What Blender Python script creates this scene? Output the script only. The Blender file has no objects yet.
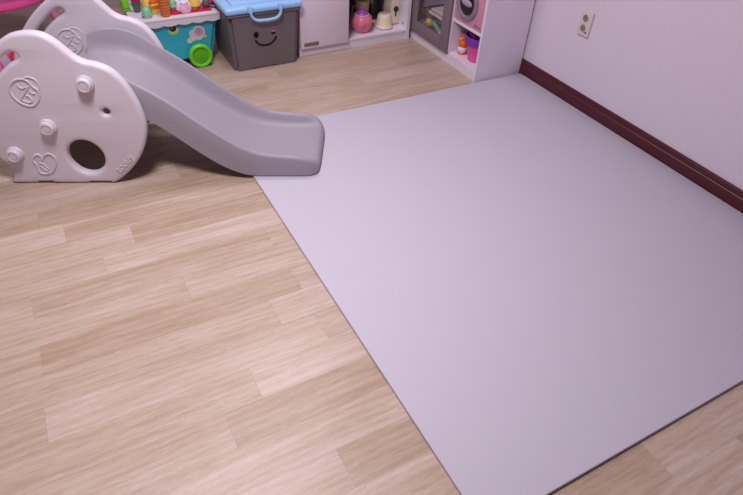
import bpy, bmesh, math, random
from mathutils import Vector, Matrix
random.seed(7)
SC = bpy.context.scene
COL = SC.collection

# ------------------------------------------------------------------ camera
H = 1.408
cam = bpy.data.cameras.new('camera'); cam.sensor_width = 36; cam.sensor_fit = 'HORIZONTAL'
cam.lens = 577.23 / 743 * 36; cam.clip_start = .02
co = bpy.data.objects.new('camera', cam); COL.objects.link(co)
X = (0.88056285, 0.28163484, -0.38117041); Y = (-0.47171575, 0.59847884, -0.64753944); Z = (0.04575276, 0.75000326, 0.65984983)
co.matrix_world = Matrix((X + (0,), Y + (0,), Z + (H,), (0, 0, 0, 1)))
SC.camera = co

# ------------------------------------------------------------------ light
SC.view_settings.view_transform = 'Standard'; SC.view_settings.look = 'None'
SC.view_settings.exposure = 0.0; SC.view_settings.gamma = 1; SC.view_settings.use_curve_mapping = False
w = bpy.data.worlds.new('world'); SC.world = w; w.use_nodes = True
w.node_tree.nodes['Background'].inputs[0].default_value = (.9, .85, 1, 1)
w.node_tree.nodes['Background'].inputs[1].default_value = .3
CEIL = 2.4
LAMPS = ((.06, 1.27, CEIL - .09, 47), (.80, 2.55, CEIL - .09, 17))  # second lamp is an added, unseen fill over the far end
la = bpy.data.lights.new('ceiling_lamp_light', 'AREA'); la.shape = 'DISK'; la.size = .5; la.color = (1, .93, .975)
for lx, ly_, lz, le in LAMPS:
    lb = la.copy(); lb.energy = le
    lo = bpy.data.objects.new('ceiling_lamp_light', lb); COL.objects.link(lo); lo.location = (lx, ly_, lz)

# ------------------------------------------------------------------ materials
def mat(name, col, rough=.5, bump=0, bscale=200, spec=.5, metal=0, coat=0, var=0, vscale=8):
    m = bpy.data.materials.new(name); m.use_nodes = True; nt = m.node_tree; b = nt.nodes['Principled BSDF']
    b.inputs['Base Color'].default_value = (*col, 1); b.inputs['Roughness'].default_value = rough
    b.inputs['Specular IOR Level'].default_value = spec; b.inputs['Metallic'].default_value = metal
    b.inputs['Coat Weight'].default_value = coat
    tc = nt.nodes.new('ShaderNodeTexCoord')
    n = nt.nodes.new('ShaderNodeTexNoise'); n.inputs['Scale'].default_value = vscale; n.inputs['Detail'].default_value = 4
    nt.links.new(tc.outputs['Object'], n.inputs['Vector'])
    mx = nt.nodes.new('ShaderNodeMix'); mx.data_type = 'RGBA'; v = var or .02
    mx.inputs[6].default_value = (*[c * (1 - v) for c in col], 1); mx.inputs[7].default_value = (*[min(1, c * (1 + v)) for c in col], 1)
    nt.links.new(n.outputs['Fac'], mx.inputs[0]); nt.links.new(mx.outputs[2], b.inputs['Base Color'])
    if bump:
        n2 = nt.nodes.new('ShaderNodeTexNoise'); n2.inputs['Scale'].default_value = bscale; n2.inputs['Detail'].default_value = 3
        nt.links.new(tc.outputs['Object'], n2.inputs['Vector'])
        bp = nt.nodes.new('ShaderNodeBump'); bp.inputs['Strength'].default_value = bump; bp.inputs['Distance'].default_value = .002
        nt.links.new(n2.outputs['Fac'], bp.inputs['Height']); nt.links.new(bp.outputs[0], b.inputs['Normal'])
    return m

def s2l(r, g, b):
    f = lambda c: (c / 255 / 12.92) if c / 255 <= .04045 else ((c / 255 + .055) / 1.055) ** 2.4
    return (f(r), f(g), f(b))

M = dict(
    wall=mat('wallpaper', (.69, .61, .70), .75, .25, 140, .3),
    ceil=mat('ceiling_paper', (.42, .40, .41), .9),
    base=mat('cherry_baseboard', (.075, .006, .016), .4, .1, 60, .5, var=.2, vscale=12),
    mat=mat('playmat_vinyl', (.555, .52, .62), .55, .35, 420, .25, var=.015),
    mside=mat('playmat_edge', (.66, .62, .70), .5),
    white=mat('white_plastic', (.67, .61, .69), .45, .05, 300, .5),
    grey=mat('grey_slide_plastic', (.335, .305, .365), .5, .05, 300, .5),
    lam=mat('white_laminate', (.80, .72, .84), .45),
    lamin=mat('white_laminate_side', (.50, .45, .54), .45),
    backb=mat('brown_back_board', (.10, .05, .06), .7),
    dframe=mat('taupe_door_frame', (.22, .165, .20), .45),
    boxg=mat('charcoal_box_plastic', (.155, .128, .145), .5, .05),
    blue=mat('light_blue_plastic', (.33, .58, .92), .38),
    ink=mat('dark_print', (.012, .001, .004), .6, spec=.2),
    pinkp=mat('pale_pink_print', (.5, .2, .25), .5),
    teal=mat('teal_plastic', (.02, .46, .64), .35),
    green=mat('bright_green_plastic', (.16, .62, .02), .35),
    green2=mat('deep_green_plastic', (.09, .42, .01), .4),
    red=mat('crimson_plastic', (.58, .005, .06), .35),
    orange=mat('wafer_orange_plastic', (.60, .16, .035), .5),
    orange2=mat('bright_orange_plastic', (.80, .14, .005), .4),
    yellow=mat('yellow_plastic', (.80, .53, .11), .45),
    mint=mat('mint_plastic', (.22, .56, .33), .45),
    pinkl=mat('light_pink_plastic', (.68, .34, .50), .45),
    pinkh=mat('hot_pink_plastic', (.82, .09, .36), .38),
    pinkm=mat('mid_pink_plastic', (.66, .22, .40), .4),
    rose=mat('rose_plastic', (.78, .20, .29), .35),
    purple=mat('purple_plastic', (.17, .04, .42), .4),
    violet=mat('violet_plastic', (.38, .08, .42), .35),
    cream=mat('cream_plastic', (.84, .76, .56), .5),
    cream2=mat('olive_cream_plastic', (.38, .30, .14), .5),
    wpink=mat('washer_pink', (.62, .27, .40), .4),
    ring=mat('grey_ring', (.30, .25, .29), .3, metal=.3),
    black=mat('black_plastic', (.012, .01, .014), .4),
    dark=mat('dark_grey_plastic', (.10, .11, .13), .3),
    lime=mat('lime_print', (.50, .62, .06), .5),
    badge=mat('bronze_badge', (.24, .19, .20), .4, metal=.4),
    sock=mat('ivory_socket', (.66, .58, .56), .4),
    sockh=mat('socket_recess', (.26, .20, .14), .6),
    cloth=mat('pale_cloth', (.75, .66, .62), .9),
    gtoy=mat('leaf_green_plastic', (.10, .50, .20), .5),
    magenta=mat('magenta_print', (.40, .03, .22), .5),
    lav=mat('lavender_plastic', (.40, .32, .46), .5),
)
def glass_mat():
    m = bpy.data.materials.new('door_glass'); m.use_nodes = True; nt = m.node_tree; nt.nodes.clear()
    o = nt.nodes.new('ShaderNodeOutputMaterial'); t = nt.nodes.new('ShaderNodeBsdfTransparent'); t.inputs[0].default_value = (.93, .92, .93, 1)
    g = nt.nodes.new('ShaderNodeBsdfGlossy'); g.inputs['Roughness'].default_value = .05
    f0 = nt.nodes.new('ShaderNodeLayerWeight'); f = nt.nodes.new('ShaderNodeMath'); f.operation = 'MULTIPLY_ADD'; f.inputs[1].default_value = .14; f.inputs[2].default_value = .02; nt.links.new(f0.outputs['Facing'], f.inputs[0]); mx = nt.nodes.new('ShaderNodeMixShader')
    nt.links.new(f.outputs[0], mx.inputs[0]); nt.links.new(t.outputs[0], mx.inputs[1]); nt.links.new(g.outputs[0], mx.inputs[2]); nt.links.new(mx.outputs[0], o.inputs[0])
    return m
M['glass'] = glass_mat()
def emis(name, col, s):
    m = bpy.data.materials.new(name); m.use_nodes = True; b = m.node_tree.nodes['Principled BSDF']
    b.inputs['Base Color'].default_value = (.9, .9, .9, 1); b.inputs['Emission Color'].default_value = (*col, 1); b.inputs['Emission Strength'].default_value = s
    return m
M['lamp'] = emis('lamp_diffuser', (1, .95, .98), 2)

def floor_mat():
    m = bpy.data.materials.new('oak_laminate_planks'); m.use_nodes = True; nt = m.node_tree; L = nt.links; N = nt.nodes
    b = N['Principled BSDF']
    def math_(op, a, c=None, d=None):
        n = N.new('ShaderNodeMath'); n.operation = op
        for i, v in enumerate((a, c, d)):
            if v is None: continue
            if isinstance(v, (int, float)): n.inputs[i].default_value = v
            else: L.new(v, n.inputs[i])
        return n.outputs[0]
    tc = N.new('ShaderNodeTexCoord'); sp = N.new('ShaderNodeSeparateXYZ'); L.new(tc.outputs['Object'], sp.inputs[0])
    x, y = sp.outputs[0], sp.outputs[1]
    PW, PL = .1165, .80
    yy = math_('DIVIDE', math_('SUBTRACT', y, .362), PW)
    row = math_('FLOOR', yy); fy = math_('SUBTRACT', yy, row)
    wn = N.new('ShaderNodeTexWhiteNoise'); wn.noise_dimensions = '1D'; L.new(row, wn.inputs['W'])
    xx = math_('ADD', math_('DIVIDE', x, PL), math_('MULTIPLY', wn.outputs['Value'], 7.3))
    # known joints: row -> offset
    joints = {4: .12, 5: .231, 6: .49, 9: .155, 10: -.305, 11: -.068, 13: -.169, 14: -.245, 2: .348, 3: .62, 7: -.42, 8: .50, 12: .049, 15: .3}
    off = None
    ramp = N.new('ShaderNodeValToRGB'); ramp.color_ramp.interpolation = 'CONSTANT'
    els = ramp.color_ramp.elements
    for k in range(16):
        v = ((-(joints.get(k, k * .37)) / PL) % 1)
        if k < 2: e = els[k]; e.position = k / 16
        else: e = els.new(k / 16)
        e.color = (v, v, v, 1)
    for k in range(16):
        v = ((-(joints.get(k, k * .37)) / PL) % 1); els[k].position = k / 16; els[k].color = (v, v, v, 1)
    rw = math_('MODULO', math_('ADD', row, 64.5), 16)
    L.new(math_('DIVIDE', rw, 16), ramp.inputs[0])
    xx = math_('ADD', math_('DIVIDE', x, PL), ramp.outputs[0])
    cidx = math_('FLOOR', xx); fx = math_('SUBTRACT', xx, cidx)
    pid = math_('ADD', math_('MULTIPLY', row, 17.13), math_('MULTIPLY', cidx, 5.71))
    wn2 = N.new('ShaderNodeTexWhiteNoise'); wn2.noise_dimensions = '1D'; L.new(pid, wn2.inputs['W'])
    # each plank printed with three staves of differing tone
    # grain coordinates
    cb = N.new('ShaderNodeCombineXYZ')
    L.new(math_('ADD', math_('MULTIPLY', x, 1.6), math_('MULTIPLY', wn2.outputs['Value'], 37)), cb.inputs[0]); L.new(math_('MULTIPLY', y, 14), cb.inputs[1]); L.new(math_('MULTIPLY', wn2.outputs['Value'], 90), cb.inputs[2])
    n1 = N.new('ShaderNodeTexNoise'); n1.inputs['Scale'].default_value = 1.5; n1.inputs['Detail'].default_value = 5; n1.inputs['Roughness'].default_value = .6; n1.inputs['Distortion'].default_value = .7
    L.new(cb.outputs[0], n1.inputs['Vector'])
    cb2 = N.new('ShaderNodeCombineXYZ')
    L.new(math_('ADD', math_('MULTIPLY', x, 14), math_('MULTIPLY', wn2.outputs['Value'], 11)), cb2.inputs[0]); L.new(math_('MULTIPLY', y, 130), cb2.inputs[1])
    n2 = N.new('ShaderNodeTexNoise'); n2.inputs['Scale'].default_value = 1.3; n2.inputs['Detail'].default_value = 4; n2.inputs['Distortion'].default_value = 1.2
    L.new(cb2.outputs[0], n2.inputs['Vector'])
    # cathedral rings
    wv = N.new('ShaderNodeTexWave'); wv.wave_type = 'BANDS'; wv.bands_direction = 'Y'; wv.inputs['Scale'].default_value = .9; wv.inputs['Distortion'].default_value = 9; wv.inputs['Detail'].default_value = 3; wv.inputs['Detail Scale'].default_value = .8
    L.new(cb.outputs[0], wv.inputs['Vector'])
    t = math_('ADD', math_('ADD', math_('MULTIPLY', n1.outputs['Fac'], .80), .13), math_('MULTIPLY', math_('SUBTRACT', wn2.outputs['Value'], .5), .25))
    t = math_('ADD', t, math_('MULTIPLY', math_('SUBTRACT', wv.outputs['Fac'], .5), .09))
    t = math_('ADD', t, math_('MULTIPLY', math_('SUBTRACT', n2.outputs['Fac'], .5), .5))
    cr = N.new('ShaderNodeValToRGB'); e = cr.color_ramp.elements
    e[0].position = .18; e[0].color = (.36, .235, .165, 1)
    e[1].position = .88; e[1].color = (.62, .51, .475, 1)
    k = e.new(.45); k.color = (.45, .33, .25, 1)
    k = e.new(.65); k.color = (.53, .41, .345, 1)
    L.new(t, cr.inputs[0])
    # seams
    ed = math_('MINIMUM', math_('MULTIPLY', math_('MINIMUM', fx, math_('SUBTRACT', 1, fx)), PL), math_('MULTIPLY', math_('MINIMUM', fy, math_('SUBTRACT', 1, fy)), PW))
    seam = math_('LESS_THAN', ed, .0011)
    mx = N.new('ShaderNodeMix'); mx.data_type = 'RGBA'; L.new(math_('MULTIPLY', seam, .2), mx.inputs[0]); L.new(cr.outputs[0], mx.inputs[6]); mx.inputs[7].default_value = (.25, .16, .12, 1)
    L.new(mx.outputs[2], b.inputs['Base Color'])
    b.inputs['Roughness'].default_value = .37; b.inputs['Specular IOR Level'].default_value = .5
    bp = N.new('ShaderNodeBump'); bp.inputs['Strength'].default_value = .15; bp.inputs['Distance'].default_value = .002
    L.new(math_('SUBTRACT', n2.outputs['Fac'], seam), bp.inputs['Height']); L.new(bp.outputs[0], b.inputs['Normal'])
    return m
M['floor'] = floor_mat()

# ------------------------------------------------------------------ helpers
def link_mesh(name, me, m, parent=None, smooth=40):
    if not isinstance(m, (list, tuple)): m = [m]
    for k in m:
        me.materials.append(M[k] if isinstance(k, str) else k)
    if smooth:
        for p in me.polygons: p.use_smooth = True
        me.set_sharp_from_angle(angle=math.radians(smooth))
    o = bpy.data.objects.new(name, me); COL.objects.link(o)
    if parent: o.parent = parent
    return o

def obj(name, bm, m, parent=None, smooth=40):
    bmesh.ops.recalc_face_normals(bm, faces=bm.faces)
    me = bpy.data.meshes.new(name); bm.to_mesh(me); bm.free()
    return link_mesh(name, me, m, parent, smooth)

def tag(o, label=None, cat=None, group=None, kind=None):
    if label: o['label'] = label
    if cat: o['category'] = cat
    if group: o['group'] = group
    if kind: o['kind'] = kind
    return o

def thing(name, label, cat, loc=(0, 0, 0), rz=0, group=None):
    o = bpy.data.objects.new(name, None); COL.objects.link(o); o.location = loc; o.rotation_euler = (0, 0, rz); o.empty_display_size = .05
    return tag(o, label, cat, group)

def NB(): return bmesh.new()

def box(bm, x0, x1, y0, y1, z0, z1, bev=0, seg=2, mi=0):
    r = bmesh.ops.create_cube(bm, size=1); vs = r['verts']
    for v in vs: v.co = Vector((x0 + (v.co.x + .5) * (x1 - x0), y0 + (v.co.y + .5) * (y1 - y0), z0 + (v.co.z + .5) * (z1 - z0)))
    fs = {f for v in vs for f in v.link_faces}
    for f in fs: f.material_index = mi
    if bev:
        es = list({e for v in vs for e in v.link_edges})
        bmesh.ops.bevel(bm, geom=es, offset=bev, segments=seg, affect='EDGES', profile=.5)
    return bm

def lathe(bm, prof, c=(0, 0, 0), n=32, M4=None, sx=1, sy=1, mi=0):
    rings = []
    for r, z in prof:
        if r < 1e-6: rings.append([bm.verts.new((0, 0, z))])
        else: rings.append([bm.verts.new((r * math.cos(2 * math.pi * k / n) * sx, r * math.sin(2 * math.pi * k / n) * sy, z)) for k in range(n)])
    fs = []
    for a, b in zip(rings, rings[1:]):
        for k in range(n):
            q = []
            A = [a[k % len(a)], a[(k + 1) % n % len(a)]] if len(a) > 1 else [a[0]]
            B = [b[(k + 1) % n], b[k]] if len(b) > 1 else [b[0]]
            q = A + B
            if len(q) >= 3: fs.append(bm.faces.new(q))
    for ring, rev in ((rings[0], 1), (rings[-1], 0)):
        if len(ring) > 1: fs.append(bm.faces.new(ring[::-1] if rev else ring))
    for f in fs: f.material_index = mi
    T = Matrix.Translation(c) @ (M4 or Matrix.Identity(4))
    for ring in rings:
        for v in ring: v.co = T @ v.co
    return bm

def axis(d):   # rotation taking +Z to d
    return Vector(d).to_track_quat('Z', 'Y').to_matrix().to_4x4()

def catmull(p, n=6, closed=True):
    out = []; N_ = len(p)
    rng = range(N_) if closed else range(N_ - 1)
    for i in rng:
        if closed: a, b, c, d = p[i - 1], p[i], p[(i + 1) % N_], p[(i + 2) % N_]
        else: a, b, c, d = p[max(i - 1, 0)], p[i], p[i + 1], p[min(i + 2, N_ - 1)]
        for k in range(n):
            t = k / n
            out.append(tuple(.5 * ((2 * b[j]) + (-a[j] + c[j]) * t + (2 * a[j] - 5 * b[j] + 4 * c[j] - d[j]) * t * t + (-a[j] + 3 * b[j] - 3 * c[j] + d[j]) * t ** 3) for j in range(len(b))))
    if not closed: out.append(tuple(p[-1]))
    return out

def tube(bm, pts, r, n=8, closed=False, mi=0):
    pts = [Vector(p) for p in pts]; N_ = len(pts); rings = []
    up = None
    for i, p in enumerate(pts):
        a = pts[i - 1] if (i > 0 or closed) else p; b = pts[(i + 1) % N_] if (i < N_ - 1 or closed) else p
        t = (b - a).normalized()
        if up is None:
            up = Vector((0, 0, 1)) if abs(t.z) < .9 else Vector((1, 0, 0))
        s = t.cross(up).normalized(); up = s.cross(t).normalized()
        rr = r[i] if isinstance(r, (list, tuple)) else r
        rings.append([bm.verts.new(p + (s * math.cos(2 * math.pi * k / n) + up * math.sin(2 * math.pi * k / n)) * rr) for k in range(n)])
    M_ = N_ if closed else N_ - 1
    for i in range(M_):
        a, b = rings[i], rings[(i + 1) % N_]
        for k in range(n): bm.faces.new((a[k], a[(k + 1) % n], b[(k + 1) % n], b[k])).material_index = mi
    if not closed:
        bm.faces.new(rings[0][::-1]).material_index = mi; bm.faces.new(rings[-1]).material_index = mi
    return bm

def plate(name, loops, depth, bev, m, parent=None, Mx=None, bres=3, smooth=50, bev_off=True):
    """extruded flat shape (x,z loops, first the outline, then holes) of total thickness depth, rounded rims. Faces -y."""
    cu = bpy.data.curves.new(name, 'CURVE'); cu.dimensions = '2D'; cu.fill_mode = 'BOTH'
    for lp in loops:
        s = cu.splines.new('POLY'); s.points.add(len(lp) - 1); s.use_cyclic_u = True
        for q, (a, b) in zip(s.points, lp): q.co = (a, b, 0, 1)
    cu.extrude = depth / 2 - bev; cu.bevel_depth = bev; cu.bevel_resolution = bres; cu.offset = -bev if bev_off else 0
    tmp = bpy.data.objects.new('tmp', cu); COL.objects.link(tmp)
    dg = bpy.context.evaluated_depsgraph_get(); me = bpy.data.meshes.new_from_object(tmp.evaluated_get(dg))
    bpy.data.objects.remove(tmp); bpy.data.curves.remove(cu)
    me.materials.clear()
    # (x, y, zc) -> (x, -? , y)
    me.transform(Matrix(((1, 0, 0, 0), (0, 0, -1, 0), (0, 1, 0, 0), (0, 0, 0, 1))))
    if Mx: me.transform(Mx)
    bm = NB(); bm.from_mesh(me); bmesh.ops.remove_doubles(bm, verts=bm.verts, dist=1e-5); bpy.data.meshes.remove(me)
    for f in bm.faces: f.material_index = 0
    return obj(name, bm, m, parent, smooth)

def ell(cx, cz, a, b, rot=0, n=40):
    out = []
    for k in range(n):
        t = 2 * math.pi * k / n; x, z = a * math.cos(t), b * math.sin(t)
        out.append((cx + x * math.cos(rot) - z * math.sin(rot), cz + x * math.sin(rot) + z * math.cos(rot)))
    return out

def text_mesh(s, size, depth):
    cu = bpy.data.curves.new('t', 'FONT'); cu.body = s; cu.size = size; cu.extrude = depth; cu.bevel_depth = depth * .4; cu.align_x = 'CENTER'; cu.align_y = 'CENTER'
    tmp = bpy.data.objects.new('tmp', cu); COL.objects.link(tmp); dg = bpy.context.evaluated_depsgraph_get()
    me = bpy.data.meshes.new_from_object(tmp.evaluated_get(dg)); bpy.data.objects.remove(tmp); me.materials.clear()
    me.transform(Matrix(((1, 0, 0, 0), (0, 0, -1, 0), (0, 1, 0, 0), (0, 0, 0, 1))))
    return me

# ------------------------------------------------------------------ room shell
XR, XL, YN, YB, YF = 2.312, -2.6, -2.0, 3.55, 5.2
def struct(name, bm, m, parent=None, smooth=0):
    o = obj(name, bm, m, parent, smooth); o['kind'] = 'structure'; return o
struct('floor', box(NB(), XL - .1, XR + .1, YN - .1, YF + .1, -.1, 0), 'floor')
struct('ceiling', box(NB(), XL - .1, XR + .1, YN - .1, YF + .1, CEIL, CEIL + .1), 'ceil')
struct('wall_right', box(NB(), XR, XR + .1, YN - .1, YB + .1, 0, CEIL), 'wall')
struct('wall_left', box(NB(), XL - .1, XL, YN - .1, YF + .1, 0, CEIL), 'wall')
struct('wall_near', box(NB(), XL, XR, YN - .1, YN, 0, CEIL), 'wall')
struct('wall_back', box(NB(), .80, XR, YB, YB + .1, 0, CEIL), 'wall')
struct('wall_return', box(NB(), .80, .90, YB + .1, YF + .1, 0, CEIL), 'wall')
struct('wall_far', box(NB(), XL, .80, YF, YF + .1, 0, CEIL), 'wall')
def baseb(name, p0, p1, nrm):
    bm = NB(); prof = [(0, 0), (.013, 0), (.013, .060), (.0105, .063), (.0105, .066), (.012, .069), (.011, .083), (.007, .089), (0, .090)]
    ends = []
    for p in (p0, p1): ends.append([bm.verts.new((p[0] + nrm[0] * d, p[1] + nrm[1] * d, z)) for d, z in prof])
    n = len(prof)
    for k in range(n): bm.faces.new((ends[0][k], ends[0][(k + 1) % n], ends[1][(k + 1) % n], ends[1][k]))
    bm.faces.new(ends[0]); bm.faces.new(ends[1][::-1])
    return struct(name, bm, 'base', None, 30)
baseb('baseboard_right', (XR, YN), (XR, YB), (-1, 0))
baseb('baseboard_back', (.80, YB), (XR - .013, YB), (0, -1))
baseb('baseboard_return', (.80, YB), (.80, YF), (-1, 0))
baseb('baseboard_far', (XL, YF), (.787, YF), (0, -1))
baseb('baseboard_left', (XL, YN), (XL, YF - .013), (1, 0))

# ceiling lamp fittings, the second added as fill (lights set at the top)
for (lx, ly_, lz, le), lab in zip(LAMPS, ('round white flush ceiling lamp above the slide side of the floor', 'round white ceiling lamp added out of view to brighten the cabinets and right wall')):
    t = thing('ceiling_lamp', lab, 'ceiling lamp', (lx, ly_, CEIL))
    obj('lamp_base', lathe(NB(), [(0, -.03), (.2, -.03), (.21, -.02), (.21, 0), (0, 0)]), 'lam', t)
    obj('lamp_shade', lathe(NB(), [(0, -.075), (.2, -.072), (.27, -.06), (.285, -.045), (.27, -.031), (0, -.031)]), 'lamp', t)

# ------------------------------------------------------------------ play mat
def playmat():
    x0, x1, y0, y1, th = .5715, 2.297, .358, 2.342, .0125
    root = thing('play_mat', 'large pale lavender-grey rectangular floor mat laid against the dark baseboard', 'play mat', ((x0 + x1) / 2, (y0 + y1) / 2, 0))
    hx, hy = (x1 - x0) / 2, (y1 - y0) / 2
    bm = box(NB(), -hx, hx, -hy, hy, .0012, th, .0035, 3)
    obj('mat_pad', bm, 'mat', root, 60)
    bm = box(NB(), -hx + .004, hx - .004, -hy + .004, hy - .004, 0, .0012)
    obj('mat_backing', bm, 'mside', root)
    return root
playmat()
MT = .013

# ------------------------------------------------------------------ slide
A = math.radians(-24.4)
def slide():
    V0 = 2.0
    vx, vy = -math.sin(A), math.cos(A)
    root = thing('toddler_slide', 'white cloud-shaped toddler climber with a grey slide ending on the mat', 'slide', (vx * V0, vy * V0, 0), A)
    outer = [(-1.222, .062), (-1.256, .118), (-1.295, .172), (-1.318, .25), (-1.31, .33), (-1.275, .395), (-1.235, .448), (-1.185, .503), (-1.128, .552), (-1.082, .584), (-1.045, .602), (-.995, .611), (-.948, .606),
             (-.912, .584), (-.883, .553), (-.858, .527), (-.83, .511), (-.79, .502), (-.750, .482), (-.718, .446), (-.694, .397), (-.675, .333), (-.668, .262), (-.683, .197), (-.716, .129), (-.764, .067), (-.81, .024)]
    o = catmull(outer, 5, False)
    outline = [(-1.247, 0), (-1.238, .022), (-1.228, .045)] + o + [(-.83, .010), (-.85, .0), (-.86, 0), (-.862, .006), (-.945, .006), (-.947, 0), (-1.085, 0), (-1.087, .006), (-1.145, .006), (-1.147, 0)]
    hole_h = catmull([(-1.232, .365), (-1.215, .398), (-1.178, .447), (-1.120, .503), (-1.078, .535), (-1.053, .538), (-1.046, .525), (-1.060, .511), (-1.09, .494), (-1.132, .461), (-1.168, .422), (-1.194, .377), (-1.215, .355)], 5)
    big = ell(-.926, .122, .068, .075, 0, 48)
    small = ell(-.802, .318, .013, .013, 0, 20)
    loops = [outline, hole_h[::-1], big[::-1], small[::-1]]
    TH = .042
    p1 = plate('side_panel', loops, TH, .016, 'white', root, Matrix.Translation((-.009, .003 + TH / 2, 0)) @ Matrix.Diagonal((1, 1, 1.008, 1)), 4)
    # far panel: same outline, handle hole; big hole closed to darken the near one
    p2 = plate('side_panel', loops[:2], TH, .016, 'white', root, Matrix.Translation((0, .452 + TH / 2, 0)), 4)
    E1 = dict(
        A=[(-1.1197, 0.4175), (-1.1068, 0.4345), (-1.0888, 0.4469), (-1.0713, 0.4502), (-1.0581, 0.4489), (-1.0457, 0.4369), (-1.0374, 0.4202), (-1.0266, 0.4111), (-1.0231, 0.4002), (-1.0278, 0.3813), (-1.0386, 0.3653), (-1.0546, 0.3507), (-1.0703, 0.3457), (-1.0885, 0.3503), (-1.1045, 0.3613), (-1.1158, 0.377), (-1.1218, 0.3958)],
        B=[(-1.058, 0.4534), (-1.0441, 0.4581), (-1.0292, 0.4538), (-1.0189, 0.4434), (-1.0155, 0.4282), (-1.0196, 0.4112)],
        C=[(-1.0512, 0.4246), (-1.072, 0.3996), (-1.097, 0.3709)],
        D=[(-1.0891, 0.4302), (-1.0846, 0.4195), (-1.0751, 0.415), (-1.0652, 0.4198)],
        E=[(-1.0549, 0.4091), (-1.0493, 0.3967), (-1.04, 0.3953)],
        F=[(-1.0905, 0.3694), (-1.0768, 0.36), (-1.0583, 0.3651), (-1.0633, 0.384), (-1.0734, 0.387)])
    E2 = dict(A=[(-1.1047, 0.1155), (-1.1021, 0.1277), (-1.1124, 0.1382), (-1.1285, 0.1306), (-1.1395, 0.1123), (-1.1317, 0.0939), (-1.1317, 0.0784), (-1.1302, 0.0595), (-1.123, 0.0501), (-1.1027, 0.0501), (-1.0823, 0.058), (-1.0605, 0.0879), (-1.0518, 0.1126), (-1.055, 0.1309), (-1.0712, 0.1429), (-1.0924, 0.1308), (-1.1032, 0.1124)],
              B=[(-1.1172, 0.1001), (-1.1041, 0.094), (-1.0917, 0.0691)], C=[(-1.1171, 0.0846), (-1.1053, 0.0659), (-1.0911, 0.0628)])
    def emblem(E, y, par, dx=0, dz=0, closedA=True):
        bm = NB()
        for k, pts in E.items():
            cl = (k == 'A' and closedA)
            q = catmull([(a + dx, b + dz) for a, b in pts], 4, cl)
            tube(bm, [(a, y, b) for a, b in q], .0042 if k == 'A' else .0034, 8, cl)
        obj('embossed_emblem', bm, 'white', par)
    emblem(E1, .0025, p1); emblem(E2, .0025, p1, 0, 0, False)
    emblem(E1, .4515, p2, .018, .006)
    me = text_mesh('toouy', .05, .0022)
    me.transform(Matrix.Translation((-.793, .0025, .098)) @ Matrix.Rotation(-math.radians(47), 4, 'Y') @ Matrix.Scale(.85, 4))
    link_mesh('embossed_lettering', me, 'white', p1, 40)
    # bolt caps
    for (u, z) in ((-.853, .437), (-1.034, .262), (-1.194, .142)):
        for s, yy in ((-1, .004), (1, .452 + TH - .001)):
            bm = NB()
            lathe(bm, [(0, 0), (.031, 0), (.032, .006), (.030, .012), (.027, .013), (.026, .024), (.024, .028), (.018, .029), (.0165, .026), (.0155, .0255), (.0145, .0275), (0, .0285)], (u, yy, z), 28, axis((0, s, 0)))
            obj('bolt_cap', bm, 'white', root, 35)
    # steps between the panels
    for k, (u, z) in enumerate(((-1.15, .135), (-1.03, .265))):
        bm = box(NB(), u - .06, u + .085, .044, .453, z - .035, z, .010, 3)
        for g in range(4): box(bm, u - .045 + g * .028, u - .035 + g * .028, .07, .43, z - .001, z + .003, .001, 1)
        obj('step', bm, 'white', root)
    # slide bed: profile swept along u
    st = [  # u, rim z, surface z, bottom z, side inset
        (-.965, .452, .385, .33, .004), (-.94, .468, .392, .33, 0), (-.88, .480, .394, .33, 0), (-.82, .478, .388, .325, 0), (-.76, .456, .366, .305, 0), (-.70, .416, .330, .275, 0), (-.64, .378, .285, .236, 0),
        (-.58, .336, .238, .188, 0), (-.527, .293, .198, .143, 0), (-.48, .255, .165, .105, 0), (-.43, .217, .133, .069, 0), (-.38, .180, .105, .040, 0), (-.33, .150, .083, .020, 0), (-.28, .128, .068, .0135, 0),
        (-.22, .116, .059, .0135, 0), (-.16, .110, .055, .0135, 0), (-.10, .105, .054, .0135, 0), (-.065, .099, .056, .0135, 0), (-.035, .085, .058, .0135, .004), (-.015, .066, .054, .014, .013), (-.004, .045, .042, .017, .026), (0, .028, .026, .022, .036)]
    y0, y1 = .046, .428
    dense = catmull(st, 3, False)
    bm = NB(); rings = []
    for (u, r, s, b, i) in dense:
        a, c = y0 + i - .010 * min(1, max(0, (u + .655) / .25)), y1 - i; d = max(r - s, .0005)
        half = [(0, b + min(.004, (r - b) * .1)), (0, b + min(.010, (r - b) * .2)), (0, r - d * .5 - min(.012, d * .3) if False else b + (r - b) * .5), (0, r - min(.016, d * .4, (r - b) * .35)), (.003, r - min(.006, d * .15)), (.009, r - min(.001, d * .03)), (.015, r), (.022, r - min(.003, d * .08)), (.028, r - d * .22), (.034, r - d * .52), (.042, r - d * .82), (.053, r - d * .96), (.07, s)]
        k = .9 + .1 * min(1, (r - b) / .08)
        pr = [(a + .006, b)] + [(a + y * k, z) for y, z in half] + [(c - y * k, z) for y, z in half[::-1]] + [(c - .006, b)]
        rings.append([bm.verts.new((u - .024 * (1 - (y - a) / (c - a)) ** 2 * min(1, max(0, (u + .25) / .2)), y, z)) for y, z in pr])
    n = len(rings[0])
    for p, q in zip(rings, rings[1:]):
        for k in range(n): bm.faces.new((p[k], p[(k + 1) % n], q[(k + 1) % n], q[k]))
    bm.faces.new(rings[0]); bm.faces.new(rings[-1][::-1])
    obj('slide_chute', bm, 'grey', root, 35)
    # platform deck linking the panels at the top of the ladder
    obj('platform', box(NB(), -1.0, -.93, .046, .451, .355, .385, .008, 2), 'grey', root)
    return root
slide()

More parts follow.
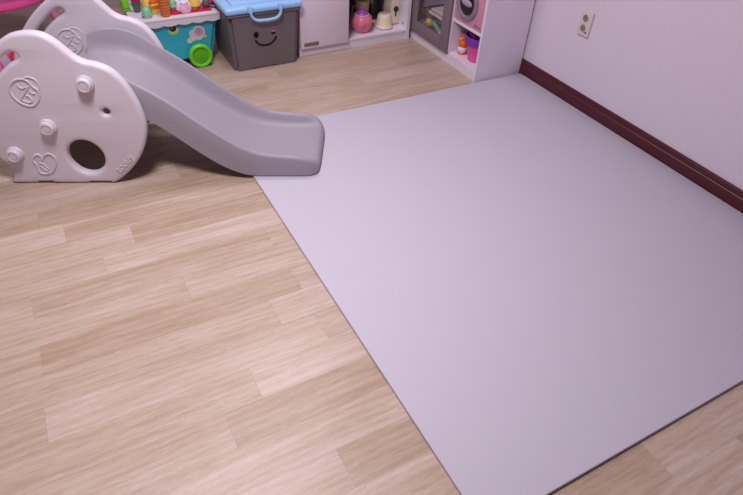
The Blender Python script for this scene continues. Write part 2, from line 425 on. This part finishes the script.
# ------------------------------------------------------------------ storage box
def storage_box():
    root = thing('storage_box', 'charcoal plastic storage box with a winking smile and light blue lid', 'storage box', (1.011, 2.975, 0), 0)
    root.scale = (1, 1, 1.06)
    def frus(bm, xb, xt, yb, yt, z0, z1, mi=0):
        lo = [(-xb, yb[0], z0), (xb, yb[0], z0), (xb, yb[1], z0), (-xb, yb[1], z0)]; hi = [(-xt, yt[0], z1), (xt, yt[0], z1), (xt, yt[1], z1), (-xt, yt[1], z1)]
        v = [bm.verts.new(p) for p in lo + hi]
        fs = [(3, 2, 1, 0), (4, 5, 6, 7)] + [(k, (k + 1) % 4, (k + 1) % 4 + 4, k + 4) for k in range(4)]
        F = [bm.faces.new([v[i] for i in f]) for f in fs]
        ed = [e for e in bm.edges if all(x in v for x in e.verts) and abs(e.verts[0].co.z - e.verts[1].co.z) > .01]
        bmesh.ops.bevel(bm, geom=ed, offset=.02, segments=4, affect='EDGES')
    bm = NB(); frus(bm, .183, .198, (.012, .375), (0, .387), .008, .278)
    # feet / shadow notches
    box(bm, -.17, -.09, .013, .05, 0, .012, .003, 1); box(bm, .05, .17, .013, .05, 0, .012, .003, 1); box(bm, -.06, .03, .015, .05, 0, .009, .002, 1)
    box(bm, -.17, .17, .33, .37, 0, .010, .003, 1)
    box(bm, -.206, .206, -.008, .395, .280, .292, .005, 2)
    obj('box_body', bm, 'boxg', root)
    bm = NB(); box(bm, -.213, .213, -.015, .402, .294, .326, .012, 3); box(bm, -.165, .165, .03, .355, .320, .334, .008, 2)
    lid = obj('lid', bm, 'blue', root)
    hy = -.026
    pts = catmull([(-.083, -.014, .328), (-.083, hy, .312), (-.079, hy - .002, .285), (-.058, hy - .004, .266), (-.02, hy - .006, .2615), (.02, hy - .006, .2615), (.058, hy - .004, .266), (.079, hy - .002, .285), (.083, hy, .312), (.083, -.014, .328)], 4, False)
    bm = NB(); tube(bm, pts, .0075, 8)
    for s in (-1, 1): box(bm, s * .083 - .013, s * .083 + .013, -.030, -.010, .300, .332, .004, 2)
    obj('handle', bm, 'blue', root)
    # printed face: front wall leans out by 12 mm over its height
    fy = lambda z: .012 - (z - .008) / .284 * .012 - .0008
    bm = NB()
    def dot(cx, cz, a, b):
        c = bm.verts.new((cx, fy(cz) - .0006, cz)); rg = [bm.verts.new((cx + a * math.cos(t * math.pi / 10), fy(cz + b * math.sin(t * math.pi / 10)) - .0003, cz + b * math.sin(t * math.pi / 10))) for t in range(20)]
        for k in range(20): bm.faces.new((c, rg[k], rg[(k + 1) % 20]))
    dot(-.054, .181, .0145, .0165); dot(.043, .178, .0135, .006)
    sm = catmull([(-.060, .155), (-.052, .139), (-.035, .127), (-.010, .121), (.015, .1225), (.038, .133), (.052, .147), (.058, .160)], 4, False)
    tube(bm, [(x, fy(z) + .001, z) for x, z in sm], .0050, 8)
    obj('printed_face', bm, 'ink', root)
    bm = NB(); dot(.043, .190, .0115, .0045); obj('brow_mark', bm, 'pinkp', root)
storage_box()

# ------------------------------------------------------------------ cabinets
CF = 3.043
def back_cabinet():
    X0, X1, D, HT = 1.229, 1.970, .36, .92
    root = thing('toy_cabinet', 'white low cabinet with a closed door left and an open cubby holding a pink teapot', 'cabinet', (X0, CF, 0))
    W = X1 - X0; t = .015
    bm = NB()
    box(bm, 0, t, 0, D, 0, HT, .001, 1); box(bm, W - t - .006, W, 0, D, 0, HT, .001, 1)
    box(bm, .300, .312, .004, D - .008, .048, HT, .001, 1)
    box(bm, t, W - t, .002, D, .047, .060, .001, 1); box(bm, t, W - t, 0, D, HT - t, HT, .001, 1)
    box(bm, .312, W - t, .01, D, .42, .435, .001, 1)
    obj('carcass', bm, 'lam', root)
    obj('plinth', box(NB(), t, W - t, .006, .022, 0, .047), 'lam', root)
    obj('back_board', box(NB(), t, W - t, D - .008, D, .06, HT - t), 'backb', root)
    d = obj('door', box(NB(), .001, .306, -.018, -.001, .051, HT - .004, .0015, 2), 'lam', root)
    obj('badge', box(NB(), .022, .112, -.0215, -.018, .064, .084, .003, 2), 'badge', d)
    bm = NB()
    bm.free()
    for z in (.085, .33): obj('screw_cap', lathe(NB(), [(0, 0), (.006, 0), (.006, .002), (0, .002)], (W - t - .0062, .05, z), 12, axis((-1, 0, 0))), 'dark', root)
back_cabinet()
SX = 1.997
def side_cabinet():
    Y0, Y1, D, HT = 2.358, 3.070, .305, .92
    root = thing('cubby_cabinet', 'white cabinet with taupe glass door and open cubbies, side panel by the wall', 'cabinet', (SX, Y0, 0))
    L = Y1 - Y0; t = .016; DV = .288
    bm = NB()
    box(bm, -.012, D, 0, t, 0, HT, .001, 1); box(bm, 0, D, L - t, L, 0, HT, .001, 1)
    box(bm, .0, D - .01, DV, DV + .015, .048, HT - t, .001, 1)
    box(bm, .0, D, t, L - t, .047, .060, .001, 1); box(bm, 0, D, t, L - t, HT - t, HT, .001, 1)
    box(bm, 0, D - .01, t, DV, .246, .259, .001, 1)
    box(bm, 0, D - .01, t, DV, .585, .598, .001, 1)
    obj('carcass', bm, 'lam', root)
    obj('plinth', box(NB(), .0, .016, t, L - t, 0, .047), 'lam', root)
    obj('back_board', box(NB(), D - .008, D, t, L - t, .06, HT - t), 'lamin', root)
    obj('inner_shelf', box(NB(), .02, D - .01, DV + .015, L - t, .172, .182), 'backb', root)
    a, b, z0, z1 = DV + .008, L - .012, .058, .72; fw = .073
    bm = NB(); box(bm, -.018, -.002, a, a + fw, z0, z1, .002, 2); box(bm, -.018, -.002, b - fw, b, z0, z1, .002, 2)
    box(bm, -.018, -.002, a + fw, b - fw, z0, z0 + fw, .002, 2); box(bm, -.018, -.002, a + fw, b - fw, z1 - fw, z1, .002, 2)
    d = obj('door', bm, 'dframe', root)
    obj('glass_pane', box(NB(), -.012, -.008, a + fw, b - fw, z0 + fw, z1 - fw), 'glass', d, 0)
side_cabinet()

# ------------------------------------------------------------------ things in the cabinets
def teapot():
    r = thing('toy_teapot', 'ribbed rose pink toy teapot with violet lid knob in the open cubby', 'toy teapot', (1.675, CF + .085, .060))
    r.scale = (.88, .88, .84)
    bm = NB(); n = 48; prof = [(.036, 0), (.046, .004), (.056, .02), (.066, .045), (.070, .070), (.067, .092), (.058, .110), (.048, .120), (.030, .124)]
    rings = [[bm.verts.new((rr * (1 + .07 * abs(math.cos(3 * t))) * math.cos(t), rr * (1 + .07 * abs(math.cos(3 * t))) * math.sin(t), z)) for t in [2 * math.pi * k / n for k in range(n)]] for rr, z in prof]
    for a, b in zip(rings, rings[1:]):
        for k in range(n): bm.faces.new((a[k], a[(k + 1) % n], b[(k + 1) % n], b[k]))
    bm.faces.new(rings[0][::-1]); bm.faces.new(rings[-1])
    obj('pot_body', bm, 'rose', r, 60)
    obj('collar', lathe(NB(), [(.050, .116), (.054, .121), (.050, .126), (.03, .128), (0, .128)]), 'pinkl', r)
    lid = obj('lid', lathe(NB(), [(.042, .1262), (.041, .131), (.030, .142), (.016, .149), (.012, .156), (.017, .166), (.013, .176), (0, .180)]), 'violet', r)
    bm = NB(); tube(bm, catmull([(.058, .02, .03), (.085, .03, .045), (.093, .033, .07), (.084, .03, .09), (.056, .02, .097)], 4, False), .006, 8); obj('handle', bm, 'rose', r)
    bm = NB(); tube(bm, [(-.03, -.045, .035), (-.032, -.062, .045), (-.034, -.068, .07)], [.012, .009, .008], 10); obj('spout', bm, 'rose', r)
teapot()
def cup():
    r = thing('toy_pot', 'cream tapered toy pot standing beside the pink teapot', 'toy pot', (1.838, CF + .095, .060))
    r.scale = (.88, .88, .88)
    obj('pot_body', lathe(NB(), [(0, 0), (.056, 0), (.064, .003), (.065, .008), (.060, .012), (.055, .03), (.049, .075), (.045, .088), (.038, .094), (0, .095)]), 'cream', r)
    obj('foot_band', lathe(NB(), [(.0652, .001), (.0672, .003), (.0672, .007), (.0652, .009)]), 'pinkl', r)
    obj('knob', lathe(NB(), [(.017, .0953), (.018, .101), (.012, .106), (0, .107)]), 'pinkl', r)
cup()
r = thing('toy_cup', 'olive cream toy cup behind the teapot in the cubby', 'toy cup', (1.745, CF + .215, .060))
obj('cup_body', lathe(NB(), [(0, 0), (.034, 0), (.038, .01), (.044, .10), (.046, .135), (.043, .137), (.038, .10), (.034, .02), (0, .015)]), 'cream2', r)
bm = NB(); tube(bm, catmull([(-.042, 0, .11), (-.066, 0, .10), (-.068, 0, .06), (-.040, 0, .045)], 4, False), .005, 8); obj('handle', bm, 'cream2', r)
r = thing('toy_coffee_maker', 'tall cream toy appliance with a dark knob at right of the cubby', 'toy appliance', (1.920, CF + .15, .060))
obj('housing', box(NB(), -.030, .030, -.05, .05, .005, .22, .008, 3), 'cream', r)
bm = NB(); lathe(bm, [(0, 0), (.016, 0), (.016, .008), (.012, .012), (0, .012)], (0, -.0505, .10), 20, axis((0, -1, 0))); box(bm, -.004, .004, -.058, -.051, .055, .095, .002, 1); obj('knob', bm, 'black', r)
obj('foot', box(NB(), -.028, .028, -.048, .048, 0, .005), 'rose', r)
r = thing('toy_kettle', 'dark toy kettle in shadow at the back of the open cubby', 'toy kettle', (1.850, CF + .275, .060))
obj('kettle_body', lathe(NB(), [(0, 0), (.05, 0), (.058, .01), (.06, .05), (.05, .11), (.03, .135), (0, .14)]), 'black', r)
obj('knob', lathe(NB(), [(.008, .138), (.014, .15), (.01, .16), (0, .162)]), 'dark', r)

def washer():
    # faces -X, stands on the cubby shelf
    r = thing('toy_washing_machine', 'pink toy washing machine with a grey porthole in the upper cubby', 'toy washing machine', (SX + .006, 2.510, .2595))
    obj('housing', box(NB(), 0, .22, -.131, .131, 0, .31, .004, 2), 'wpink', r)
    c = (0, .032, .115); k = axis((-1, 0, 0))
    ring = obj('door_ring', lathe(NB(), [(.062, .0005), (.091, .0005), (.092, .006), (.086, .014), (.076, .016), (.067, .011), (.062, .006)], c, 48, k), 'ring', r)
    bm = NB(); lathe(bm, [(0, .002), (.064, .002), (.064, .007), (.045, .012), (0, .016)], c, 40, k); obj('porthole_glass', bm, 'black', ring)
    bm = NB(); lathe(bm, [(0, .0), (.030, .0), (.022, .006), (0, .009)], (-.014, .026, .118), 20, k, sy=.6, sx=1.6); obj('drum_laundry', bm, 'lav', ring)
    obj('badge', box(NB(), -.003, 0, -.105, -.050, .018, .026, .001, 1), 'badge', r)
washer()

def basket():
    r = thing('toy_basket', 'hot pink toy bucket with a purple rim in the lower cubby', 'toy basket', (SX + .090, 2.500, .060))
    r.scale = (1.06, 1.06, 1.02)
    obj('bucket', lathe(NB(), [(0, 0), (.040, 0), (.046, .004), (.066, .105), (.062, .105), (.043, .012), (0, .010)], (0, 0, 0), 36), 'pinkh', r)
    obj('rim', lathe(NB(), [(.0665, .098), (.0755, .100), (.079, .118), (.0775, .137), (.071, .140), (.0675, .136), (.0665, .110)], (0, 0, 0), 36), 'purple', r)
    return r
basket()
bx, by = SX + .090, 2.500
r = thing('toy_bowl', 'small crimson toy bowl inside the purple rimmed bucket', 'toy bowl', (bx, by, .184))
obj('bowl_body', lathe(NB(), [(0, 0), (.03, 0), (.05, .012), (.060, .026), (.056, .027), (.045, .016), (.02, .008), (0, .007)]), 'pinkh', r)
for k, (dx, dy, m_, nm, lb) in enumerate(((-.018, .02, 'yellow', 'toy_lemon', 'yellow toy fruit in the purple rimmed bucket'), (.012, .025, 'cream', 'toy_egg', 'cream toy egg in the purple rimmed bucket'), (.0, -.022, 'red', 'toy_tomato', 'red toy fruit in the purple rimmed bucket'))):
    o = obj(nm, lathe(NB(), [(0, 0), (.010, .003), (.016, .013), (.013, .026), (.006, .032), (0, .033)], (0, 0, 0), 16), m_)
    o.location = (bx + dx, by + dy, .196); tag(o, lb, 'toy food')
def duck():
    r = thing('toy_figure', 'small orange and white toy figure left of the pink bucket', 'toy figure', (SX + .068, 2.609, .060))
    obj('base', lathe(NB(), [(0, 0), (.026, 0), (.028, .006), (.024, .012), (0, .013)]), 'orange2', r)
    obj('white_belly', lathe(NB(), [(.022, .0122), (.028, .022), (.027, .036), (.022, .042), (0, .043)]), 'lam', r)
    obj('torso', lathe(NB(), [(.022, .0425), (.027, .055), (.024, .072), (.020, .076), (.024, .088), (.020, .104), (.010, .113), (0, .115)]), 'orange2', r)
    bm = NB(); lathe(bm, [(0, 0), (.007, .0), (.004, .010), (0, .013)], (-.020, 0, .09), 12, axis((-1, 0, 0))); obj('beak', bm, 'yellow', r)
duck()

# things behind the glass door
r = thing('folded_cloth', 'pale folded cloth on the inner shelf behind the glass door', 'cloth', (SX + .098, 2.845, .1825))
bm = NB()
for k in range(2): box(bm, -.068 + .006 * k, .07 - .010 * k, -.112 + .02 * k, .100 - .018 * k, .021 * k, .021 * k + .020, .0095, 4)
obj('cloth_layers', bm, 'cloth', r)
r = thing('toy_lizard', 'green and white striped long toy behind the glass door', 'toy', (SX + .050, 2.825, .060))
r.scale = (.9, 1.2, .78)
bm = NB(); tube(bm, catmull([(-.01, .06, .135), (-.012, .03, .105), (-.012, 0, .080), (-.01, -.03, .055), (0, -.06, .022)], 5, False), [.012] + [.02] * 18 + [.016, .012], 12); obj('body', bm, 'gtoy', r)
bm = NB(); tube(bm, catmull([(-.018, -.03, .08), (-.03, -.05, .055), (-.035, -.075, .028)], 5, False), .018, 12); obj('belly', bm, 'lam', r)
r = tag(obj('toy_ball', lathe(NB(), [(0, 0), (.012, .002), (.024, .012), (.028, .028), (.024, .044), (.012, .054), (0, .056)]), 'yellow'), 'small yellow toy ball behind the glass door', 'toy ball'); r.location = (SX + .038, 2.922, .1105)
r = tag(obj('toy_block', box(NB(), -.03, .03, -.03, .03, 0, .05, .006, 2), 'magenta'), 'dark magenta toy block behind the glass door', 'toy block'); r.location = (SX + .040, 2.922, .0602)

# ------------------------------------------------------------------ ice cream cart
def cart():
    C0, YF_ = .588, 3.140      # centre x, front y
    root = thing('ice_cream_cart', 'teal toy ice cream cart with scalloped white tray and green wheels', 'toy cart', (C0, YF_, 0))
    bm = NB()
    lo = [(-.175, .02, .045), (.172, .02, .045), (.172, .27, .045), (-.175, .27, .045)]; hi = [(-.215, 0, .258), (.217, 0, .258), (.217, .30, .258), (-.215, .30, .258)]
    v = [bm.verts.new(p) for p in lo + hi]
    for f in [(3, 2, 1, 0), (4, 5, 6, 7)] + [(k, (k + 1) % 4, (k + 1) % 4 + 4, k + 4) for k in range(4)]: bm.faces.new([v[i] for i in f])
    bmesh.ops.bevel(bm, geom=[e for e in bm.edges if abs(e.verts[0].co.z - e.verts[1].co.z) > .1], offset=.022, segments=4, affect='EDGES')
    obj('cart_body', bm, 'teal', root)
    # tray with scalloped skirt
    bm = NB(); box(bm, -.225, .225, -.022, .322, .272, .286, .006, 2)
    def wavy(p0, p1, nrm, n):
        top, bot, topi, boti = [], [], [], []; S = n * 10
        for k in range(S + 1):
            f = k / S; x = p0[0] + (p1[0] - p0[0]) * f; y = p0[1] + (p1[1] - p0[1]) * f
            z = .250 - .008 * abs(math.sin(math.pi * f * n))
            top.append(bm.verts.new((x, y, .278))); bot.append(bm.verts.new((x, y, z)))
            topi.append(bm.verts.new((x - nrm[0] * .006, y - nrm[1] * .006, .278))); boti.append(bm.verts.new((x - nrm[0] * .006, y - nrm[1] * .006, z)))
        for k in range(S):
            bm.faces.new((top[k], top[k + 1], bot[k + 1], bot[k])); bm.faces.new((topi[k + 1], topi[k], boti[k], boti[k + 1])); bm.faces.new((bot[k], bot[k + 1], boti[k + 1], boti[k])); bm.faces.new((top[k + 1], top[k], topi[k], topi[k + 1]))
    wavy((-.223, -.020), (.223, -.020), (0, -1), 6); wavy((-.223, .320), (.223, .320), (0, 1), 7); wavy((-.223, -.02), (-.223, .32), (-1, 0), 5); wavy((.223, -.02), (.223, .32), (1, 0), 5)
    obj('tray', bm, 'white', root)
    obj('counter_inset', box(NB(), -.02, .195, .012, .135, .2862, .291, .003, 2), 'red', root)
    for (wx, wy, s) in ((.092, .005, -1), (-.13, .005, -1), (.092, .285, 1), (-.13, .285, 1)):
        wl = obj('wheel', lathe(NB(), [(0, 0), (.059, 0), (.063, .004), (.063, .026), (.057, .032), (.048, .030), (.044, .022), (0, .022)], (wx, wy, .0632), 40, axis((0, s, 0))), 'green', root)
        obj('hub', lathe(NB(), [(0, .0222), (.041, .0222), (.040, .026), (.012, .027), (0, .031)], (wx, wy, .0632), 32, axis((0, s, 0))), 'green2', wl)
    # decals on the front panel (it leans 20 mm over 223 mm)
    ly = lambda z: .02 - (z - .045) / .203 * .02
    def disc(bm, cx, cz, a, b, off):
        c = bm.verts.new((cx, ly(cz) - off, cz)); rg = [bm.verts.new((cx + a * math.cos(t * math.pi / 16), ly(cz + b * math.sin(t * math.pi / 16)) - off, cz + b * math.sin(t * math.pi / 16))) for t in range(32)]
        for k in range(32): bm.faces.new((c, rg[k], rg[(k + 1) % 32]))
        return bm
    bm = NB()
    for i, (cx, cz, rr) in enumerate(((.104, .187, .034), (.070, .183, .019), (.074, .160, .021), (.052, .145, .016), (.102, .162, .022))): disc(bm, cx, cz, rr, rr, .0010 + .0002 * i)
    obj('cloud_decal', bm, 'white', root, 0)
    bm = NB()
    def ringd(cx, cz, a, w_, off):
        p = [[bm.verts.new((cx + r_ * math.cos(t * math.pi / 16), ly(cz + r_ * math.sin(t * math.pi / 16)) - off, cz + r_ * math.sin(t * math.pi / 16))) for t in range(32)] for r_ in (a, a - w_)]
        for k in range(32): bm.faces.new((p[0][k], p[0][(k + 1) % 32], p[1][(k + 1) % 32], p[1][k]))
    ringd(.104, .187, .0215, .0026, .0024); ringd(.104, .187, .0135, .0026, .0024); ringd(.104, .187, .006, .003, .0024)
    obj('lollipop_decal', bm, 'magenta', root, 0)
    obj('star_decal', disc(NB(), .134, .158, .0095, .0095, .0024), 'yellow', root, 0)
    bm = disc(NB(), -.026, .212, .027, .023, .0012); e = obj('eye_decal', bm, 'lime', root, 0)
    obj('eye_rim', disc(NB(), -.022, .216, .019, .0145, .0016), 'white', e, 0)
    obj('pupil', disc(NB(), -.028, .222, .0185, .0165, .0020), 'black', e, 0)
    obj('glint', disc(NB(), -.034, .225, .004, .004, .0024), 'white', e, 0)
    return root
cart()
TZ = .2865
def place(name, parts, loc, label, cat, group=None, rot=None):
    if len(parts) == 1:
        o = obj(name, parts[0][1], parts[0][2]); o.location = loc; tag(o, label, cat, group)
    else:
        o = thing(name, label, cat, loc, 0, group)
        for pn, b, m_ in parts: obj(pn, b, m_, o)
    if rot: o.rotation_euler = rot
    return o
# toy wafer cone tower
bm = NB(); pr = []
for k in range(9): pr += [(.024 + .0002 * k, .014 * k + .001), (.0262 + .0002 * k, .014 * k + .007), (.024 + .0002 * k, .014 * k + .013)]
lathe(bm, [(0, 0)] + pr + [(0, .128)], (0, 0, 0), 28)
place('toy_wafer_cones', [('a', bm, 'orange')], (0.541, 3.158, TZ), 'ribbed orange stack of toy wafer cones at the tray edge', 'toy cone')
def scoop(name, m_, cup_m, loc, label, s=1.0):
    ball = [(0, .012 * s), (.020 * s, .010 * s), (.025 * s, .014 * s), (.025 * s, .019 * s), (.0225 * s, .024 * s), (.0215 * s, .034 * s), (.016 * s, .045 * s), (.008 * s, .051 * s), (0, .052 * s)]
    cp = [(0, 0), (.014 * s, 0), (.018 * s, .0095 * s), (0, .0098 * s)]
    return place(name, [('scoop', lathe(NB(), ball), m_), ('cup', lathe(NB(), cp), cup_m)], loc, label, 'toy ice cream', 'toy scoops on the cart tray')
scoop('toy_ice_cream', 'mint', 'lam', (0.595, 3.230, .2915), 'mint green toy scoop right of the orange cone stack', .95)
scoop('toy_ice_cream', 'mint', 'lam', (0.449, 3.165, TZ), 'mint green toy scoop at the left tray edge, nearest the slide', 1.05)
scoop('toy_ice_cream', 'yellow', 'orange', (0.479, 3.300, TZ), 'yellow toy scoop left of the snack box', 1.15)
scoop('toy_ice_cream', 'yellow', 'yellow', (0.701, 3.198, .2915), 'yellow toy scoop on the crimson counter, right of the pink face', 1.35)
# pink face dome
r = thing('toy_cash_button', 'round pink dome with a snouted animal face on the crimson counter', 'toy button', (0.645, 3.200, .2915))
r.scale = (1.15, 1.15, 1.15)
obj('dome', lathe(NB(), [(.034, 0), (.037, .004), (.036, .014), (.031, .028), (.021, .038), (.009, .043), (0, .044)], (0, 0, 0), 32), 'lam', r)
bm = NB(); lathe(bm, [(0, 0), (.021, 0), (.023, .004), (.018, .009), (0, .010)], (0, -.031, .014), 24, axis((0, -1, .45)), sx=1.2); obj('snout', bm, 'pinkl', r)
for s in (-1, 1): obj('eye', lathe(NB(), [(0, 0), (.0045, 0), (.004, .002), (0, .003)], (s * .013, -.0235, .0335), 12, axis((s * .3, -1, 1))), 'black', r)
for s in (-1, 1): obj('ear', lathe(NB(), [(0, -.002), (.009, 0), (.008, .010), (0, .018)], (s * .021, .006, .031), 12, axis((s * .6, 0, 1))), 'lam', r)
# grey scoop ladle with red cap
r = thing('toy_scooper', 'dark grey toy ice cream scooper at the right end of the tray', 'toy scooper', (0.766, 3.205, .2865))
obj('bowl', lathe(NB(), [(0, 0), (.014, .003), (.021, .014), (.021, .026), (.015, .038), (0, .042)], (0, 0, 0)), 'dark', r)
bm = NB(); tube(bm, [(.014, -.010, .012), (.034, -.020, .009), (.044, -.024, .009)], [.006, .007, .006], 10); obj('lever', bm, 'dark', r)
bm = NB(); lathe(bm, [(0, 0), (.012, 0), (.014, .006), (.013, .026), (.008, .031), (0, .032)], (.027, .012, .0), 16); obj('red_grip', bm, 'red', r)
# snack box
bm = NB(); box(bm, -.022, .022, -.014, .014, 0, .052, .003, 2)
place('toy_snack_box', [('carton', bm, 'yellow'), ('band', box(NB(), -.0225, .0225, -.0150, -.0141, .026, .042), 'orange2'), ('lip', box(NB(), -.020, .020, -.012, .012, .0522, .066, .002, 1), 'orange2')], (0.499, 3.210, TZ), 'yellow and orange toy snack carton left of the orange cone stack', 'toy food', None, (0, 0, .25))
# things at the back and left of the tray
place('toy_syrup_bottle', [('bottle', lathe(NB(), [(0, 0), (.021, 0), (.024, .004), (.023, .06), (.012, .078), (.008, .10), (0, .102)]), 'red'), ('cap', lathe(NB(), [(.0085, .1025), (.0085, .118), (.004, .125), (0, .125)]), 'lam')], (0.434, 3.360, TZ), 'crimson toy syrup bottle at the far left of the tray', 'toy bottle')
place('toy_ice_cream_bar', [('bar', box(NB(), -.02, .02, -.012, .012, .0, .09, .008, 3), 'red')], (0.529, 3.290, TZ), 'dark red toy block behind the snack carton', 'toy food')
place('toy_tumbler', [('tumbler', lathe(NB(), [(0, 0), (.016, 0), (.021, .03), (.024, .045), (.021, .046), (.014, .004), (0, .003)]), 'dark')], (0.421, 3.265, TZ), 'small grey toy tumbler beside the green upright', 'toy cup')
bm = NB(); box(bm, -.24, .24, -.006, .006, .0, .10, .004, 2)
place('toy_menu_rack', [('rail', box(NB(), -.10, .16, -.006, .006, .0, .085, .004, 2), 'red')], (0.629, 3.415, TZ), 'crimson rail along the back of the cart tray', 'toy rail')
bm.free()
r = thing('toy_lime_stick', 'bright lime green curved toy handle at the left end of the cart tray', 'toy handle', (0.371, 3.300, TZ))
bm = NB(); tube(bm, catmull([(.0, 0, .014), (-.004, .004, .05), (-.016, .015, .09), (-.035, .03, .13), (-.06, .04, .16)], 5, False), .019, 10); obj('shaft', bm, 'green', r)
obj('foot', box(NB(), -.02, .022, -.02, .02, 0, .012, .004, 3), 'green2', r)

# ------------------------------------------------------------------ pink play table and striped drum
def table():
    r = thing('play_table', 'round hot pink rimmed low play table far behind the slide', 'play table', (-.235, 3.85, 0))
    obj('table_top', lathe(NB(), [(0, .268), (.262, .268), (.262, .294), (0, .294)], (0, 0, 0), 56), 'lav', r)
    obj('rim', lathe(NB(), [(.2705, .266), (.292, .262), (.302, .272), (.304, .278), (.298, .302), (.280, .304), (.2705, .298)], (0, 0, 0), 56), 'pinkh', r)
    for a in (2, 122, 242):
        ca, sa = math.cos(math.radians(a)), math.sin(math.radians(a))
        bm = NB(); tube(bm, [(.22 * ca, .22 * sa, .266), (.315 * ca, .315 * sa, .012)], [.022, .024], 14); tube(bm, [(.315 * ca, .315 * sa, .001), (.315 * ca, .315 * sa, .02)], .028, 14)
        obj('leg', bm, 'pinkm', r)
table()
def drum():
    r = thing('toy_drum', 'striped pink toy drum with a red end lying behind the slide panel', 'toy drum', (-.322, 3.325, .092))
    d = axis((.80, .42, .06)); r.rotation_euler = d.to_euler()
    R_ = .086
    def band(nm, z0, z1, m_, rr=R_): return obj(nm, lathe(NB(), [(0, z0), (rr, z0), (rr, z1), (0, z1)], (0, 0, 0), 40), m_, r)
    band('shell', -.14, .03, 'pinkm')
    for k, z in enumerate((-.11, -.06, -.012, .014)): band('stripe', z, z + .006, 'magenta', R_ + .0008)
    band('white_band', .0303, .067, 'lav', R_ - .001)
    band('stripe', .0672, .072, 'magenta', R_)
    obj('red_end', lathe(NB(), [(0, .0722), (R_, .0722), (R_ + .002, .085), (R_ - .006, .108), (.06, .118), (0, .12)], (0, 0, 0), 40), 'red', r)
    obj('yellow_boss', lathe(NB(), [(0, .1202), (.045, .1202), (.042, .130), (.03, .136), (0, .138)], (0, 0, 0), 28), 'yellow', r)
drum()

# ------------------------------------------------------------------ wall socket
def socket():
    r = thing('wall_socket', 'ivory double power socket on the white wall above the baseboard', 'power socket', (XR - .0005, 1.990, .415))
    # faces -X ; local y along the wall
    obj('cover_plate', box(NB(), -.009, 0, -.037, .037, -.060, .060, .003, 3), 'sock', r)
    for z in (.024, -.024):
        c = (-.009, .004, z); k = axis((-1, 0, 0))
        o = obj('outlet', lathe(NB(), [(.0165, .0), (.021, .0), (.021, .0022), (.0175, .0022), (.0165, .0)], c, 32, k), 'sock', r)
        obj('recess', lathe(NB(), [(0, .0003), (.0168, .0003), (.0168, .0009), (0, .0009)], c, 32, k), 'sockh', o)
        bm = NB()
        for s in (-1, 1): lathe(bm, [(0, .001), (.003, .001), (.003, .0016), (0, .0016)], (c[0], c[1] + s * .008, c[2]), 10, k)
        obj('pin_hole', bm, 'black', o)
    obj('switch', box(NB(), -.011, -.009, -.024, -.010, -.042, -.036, .0005, 1), 'black', r)
socket()
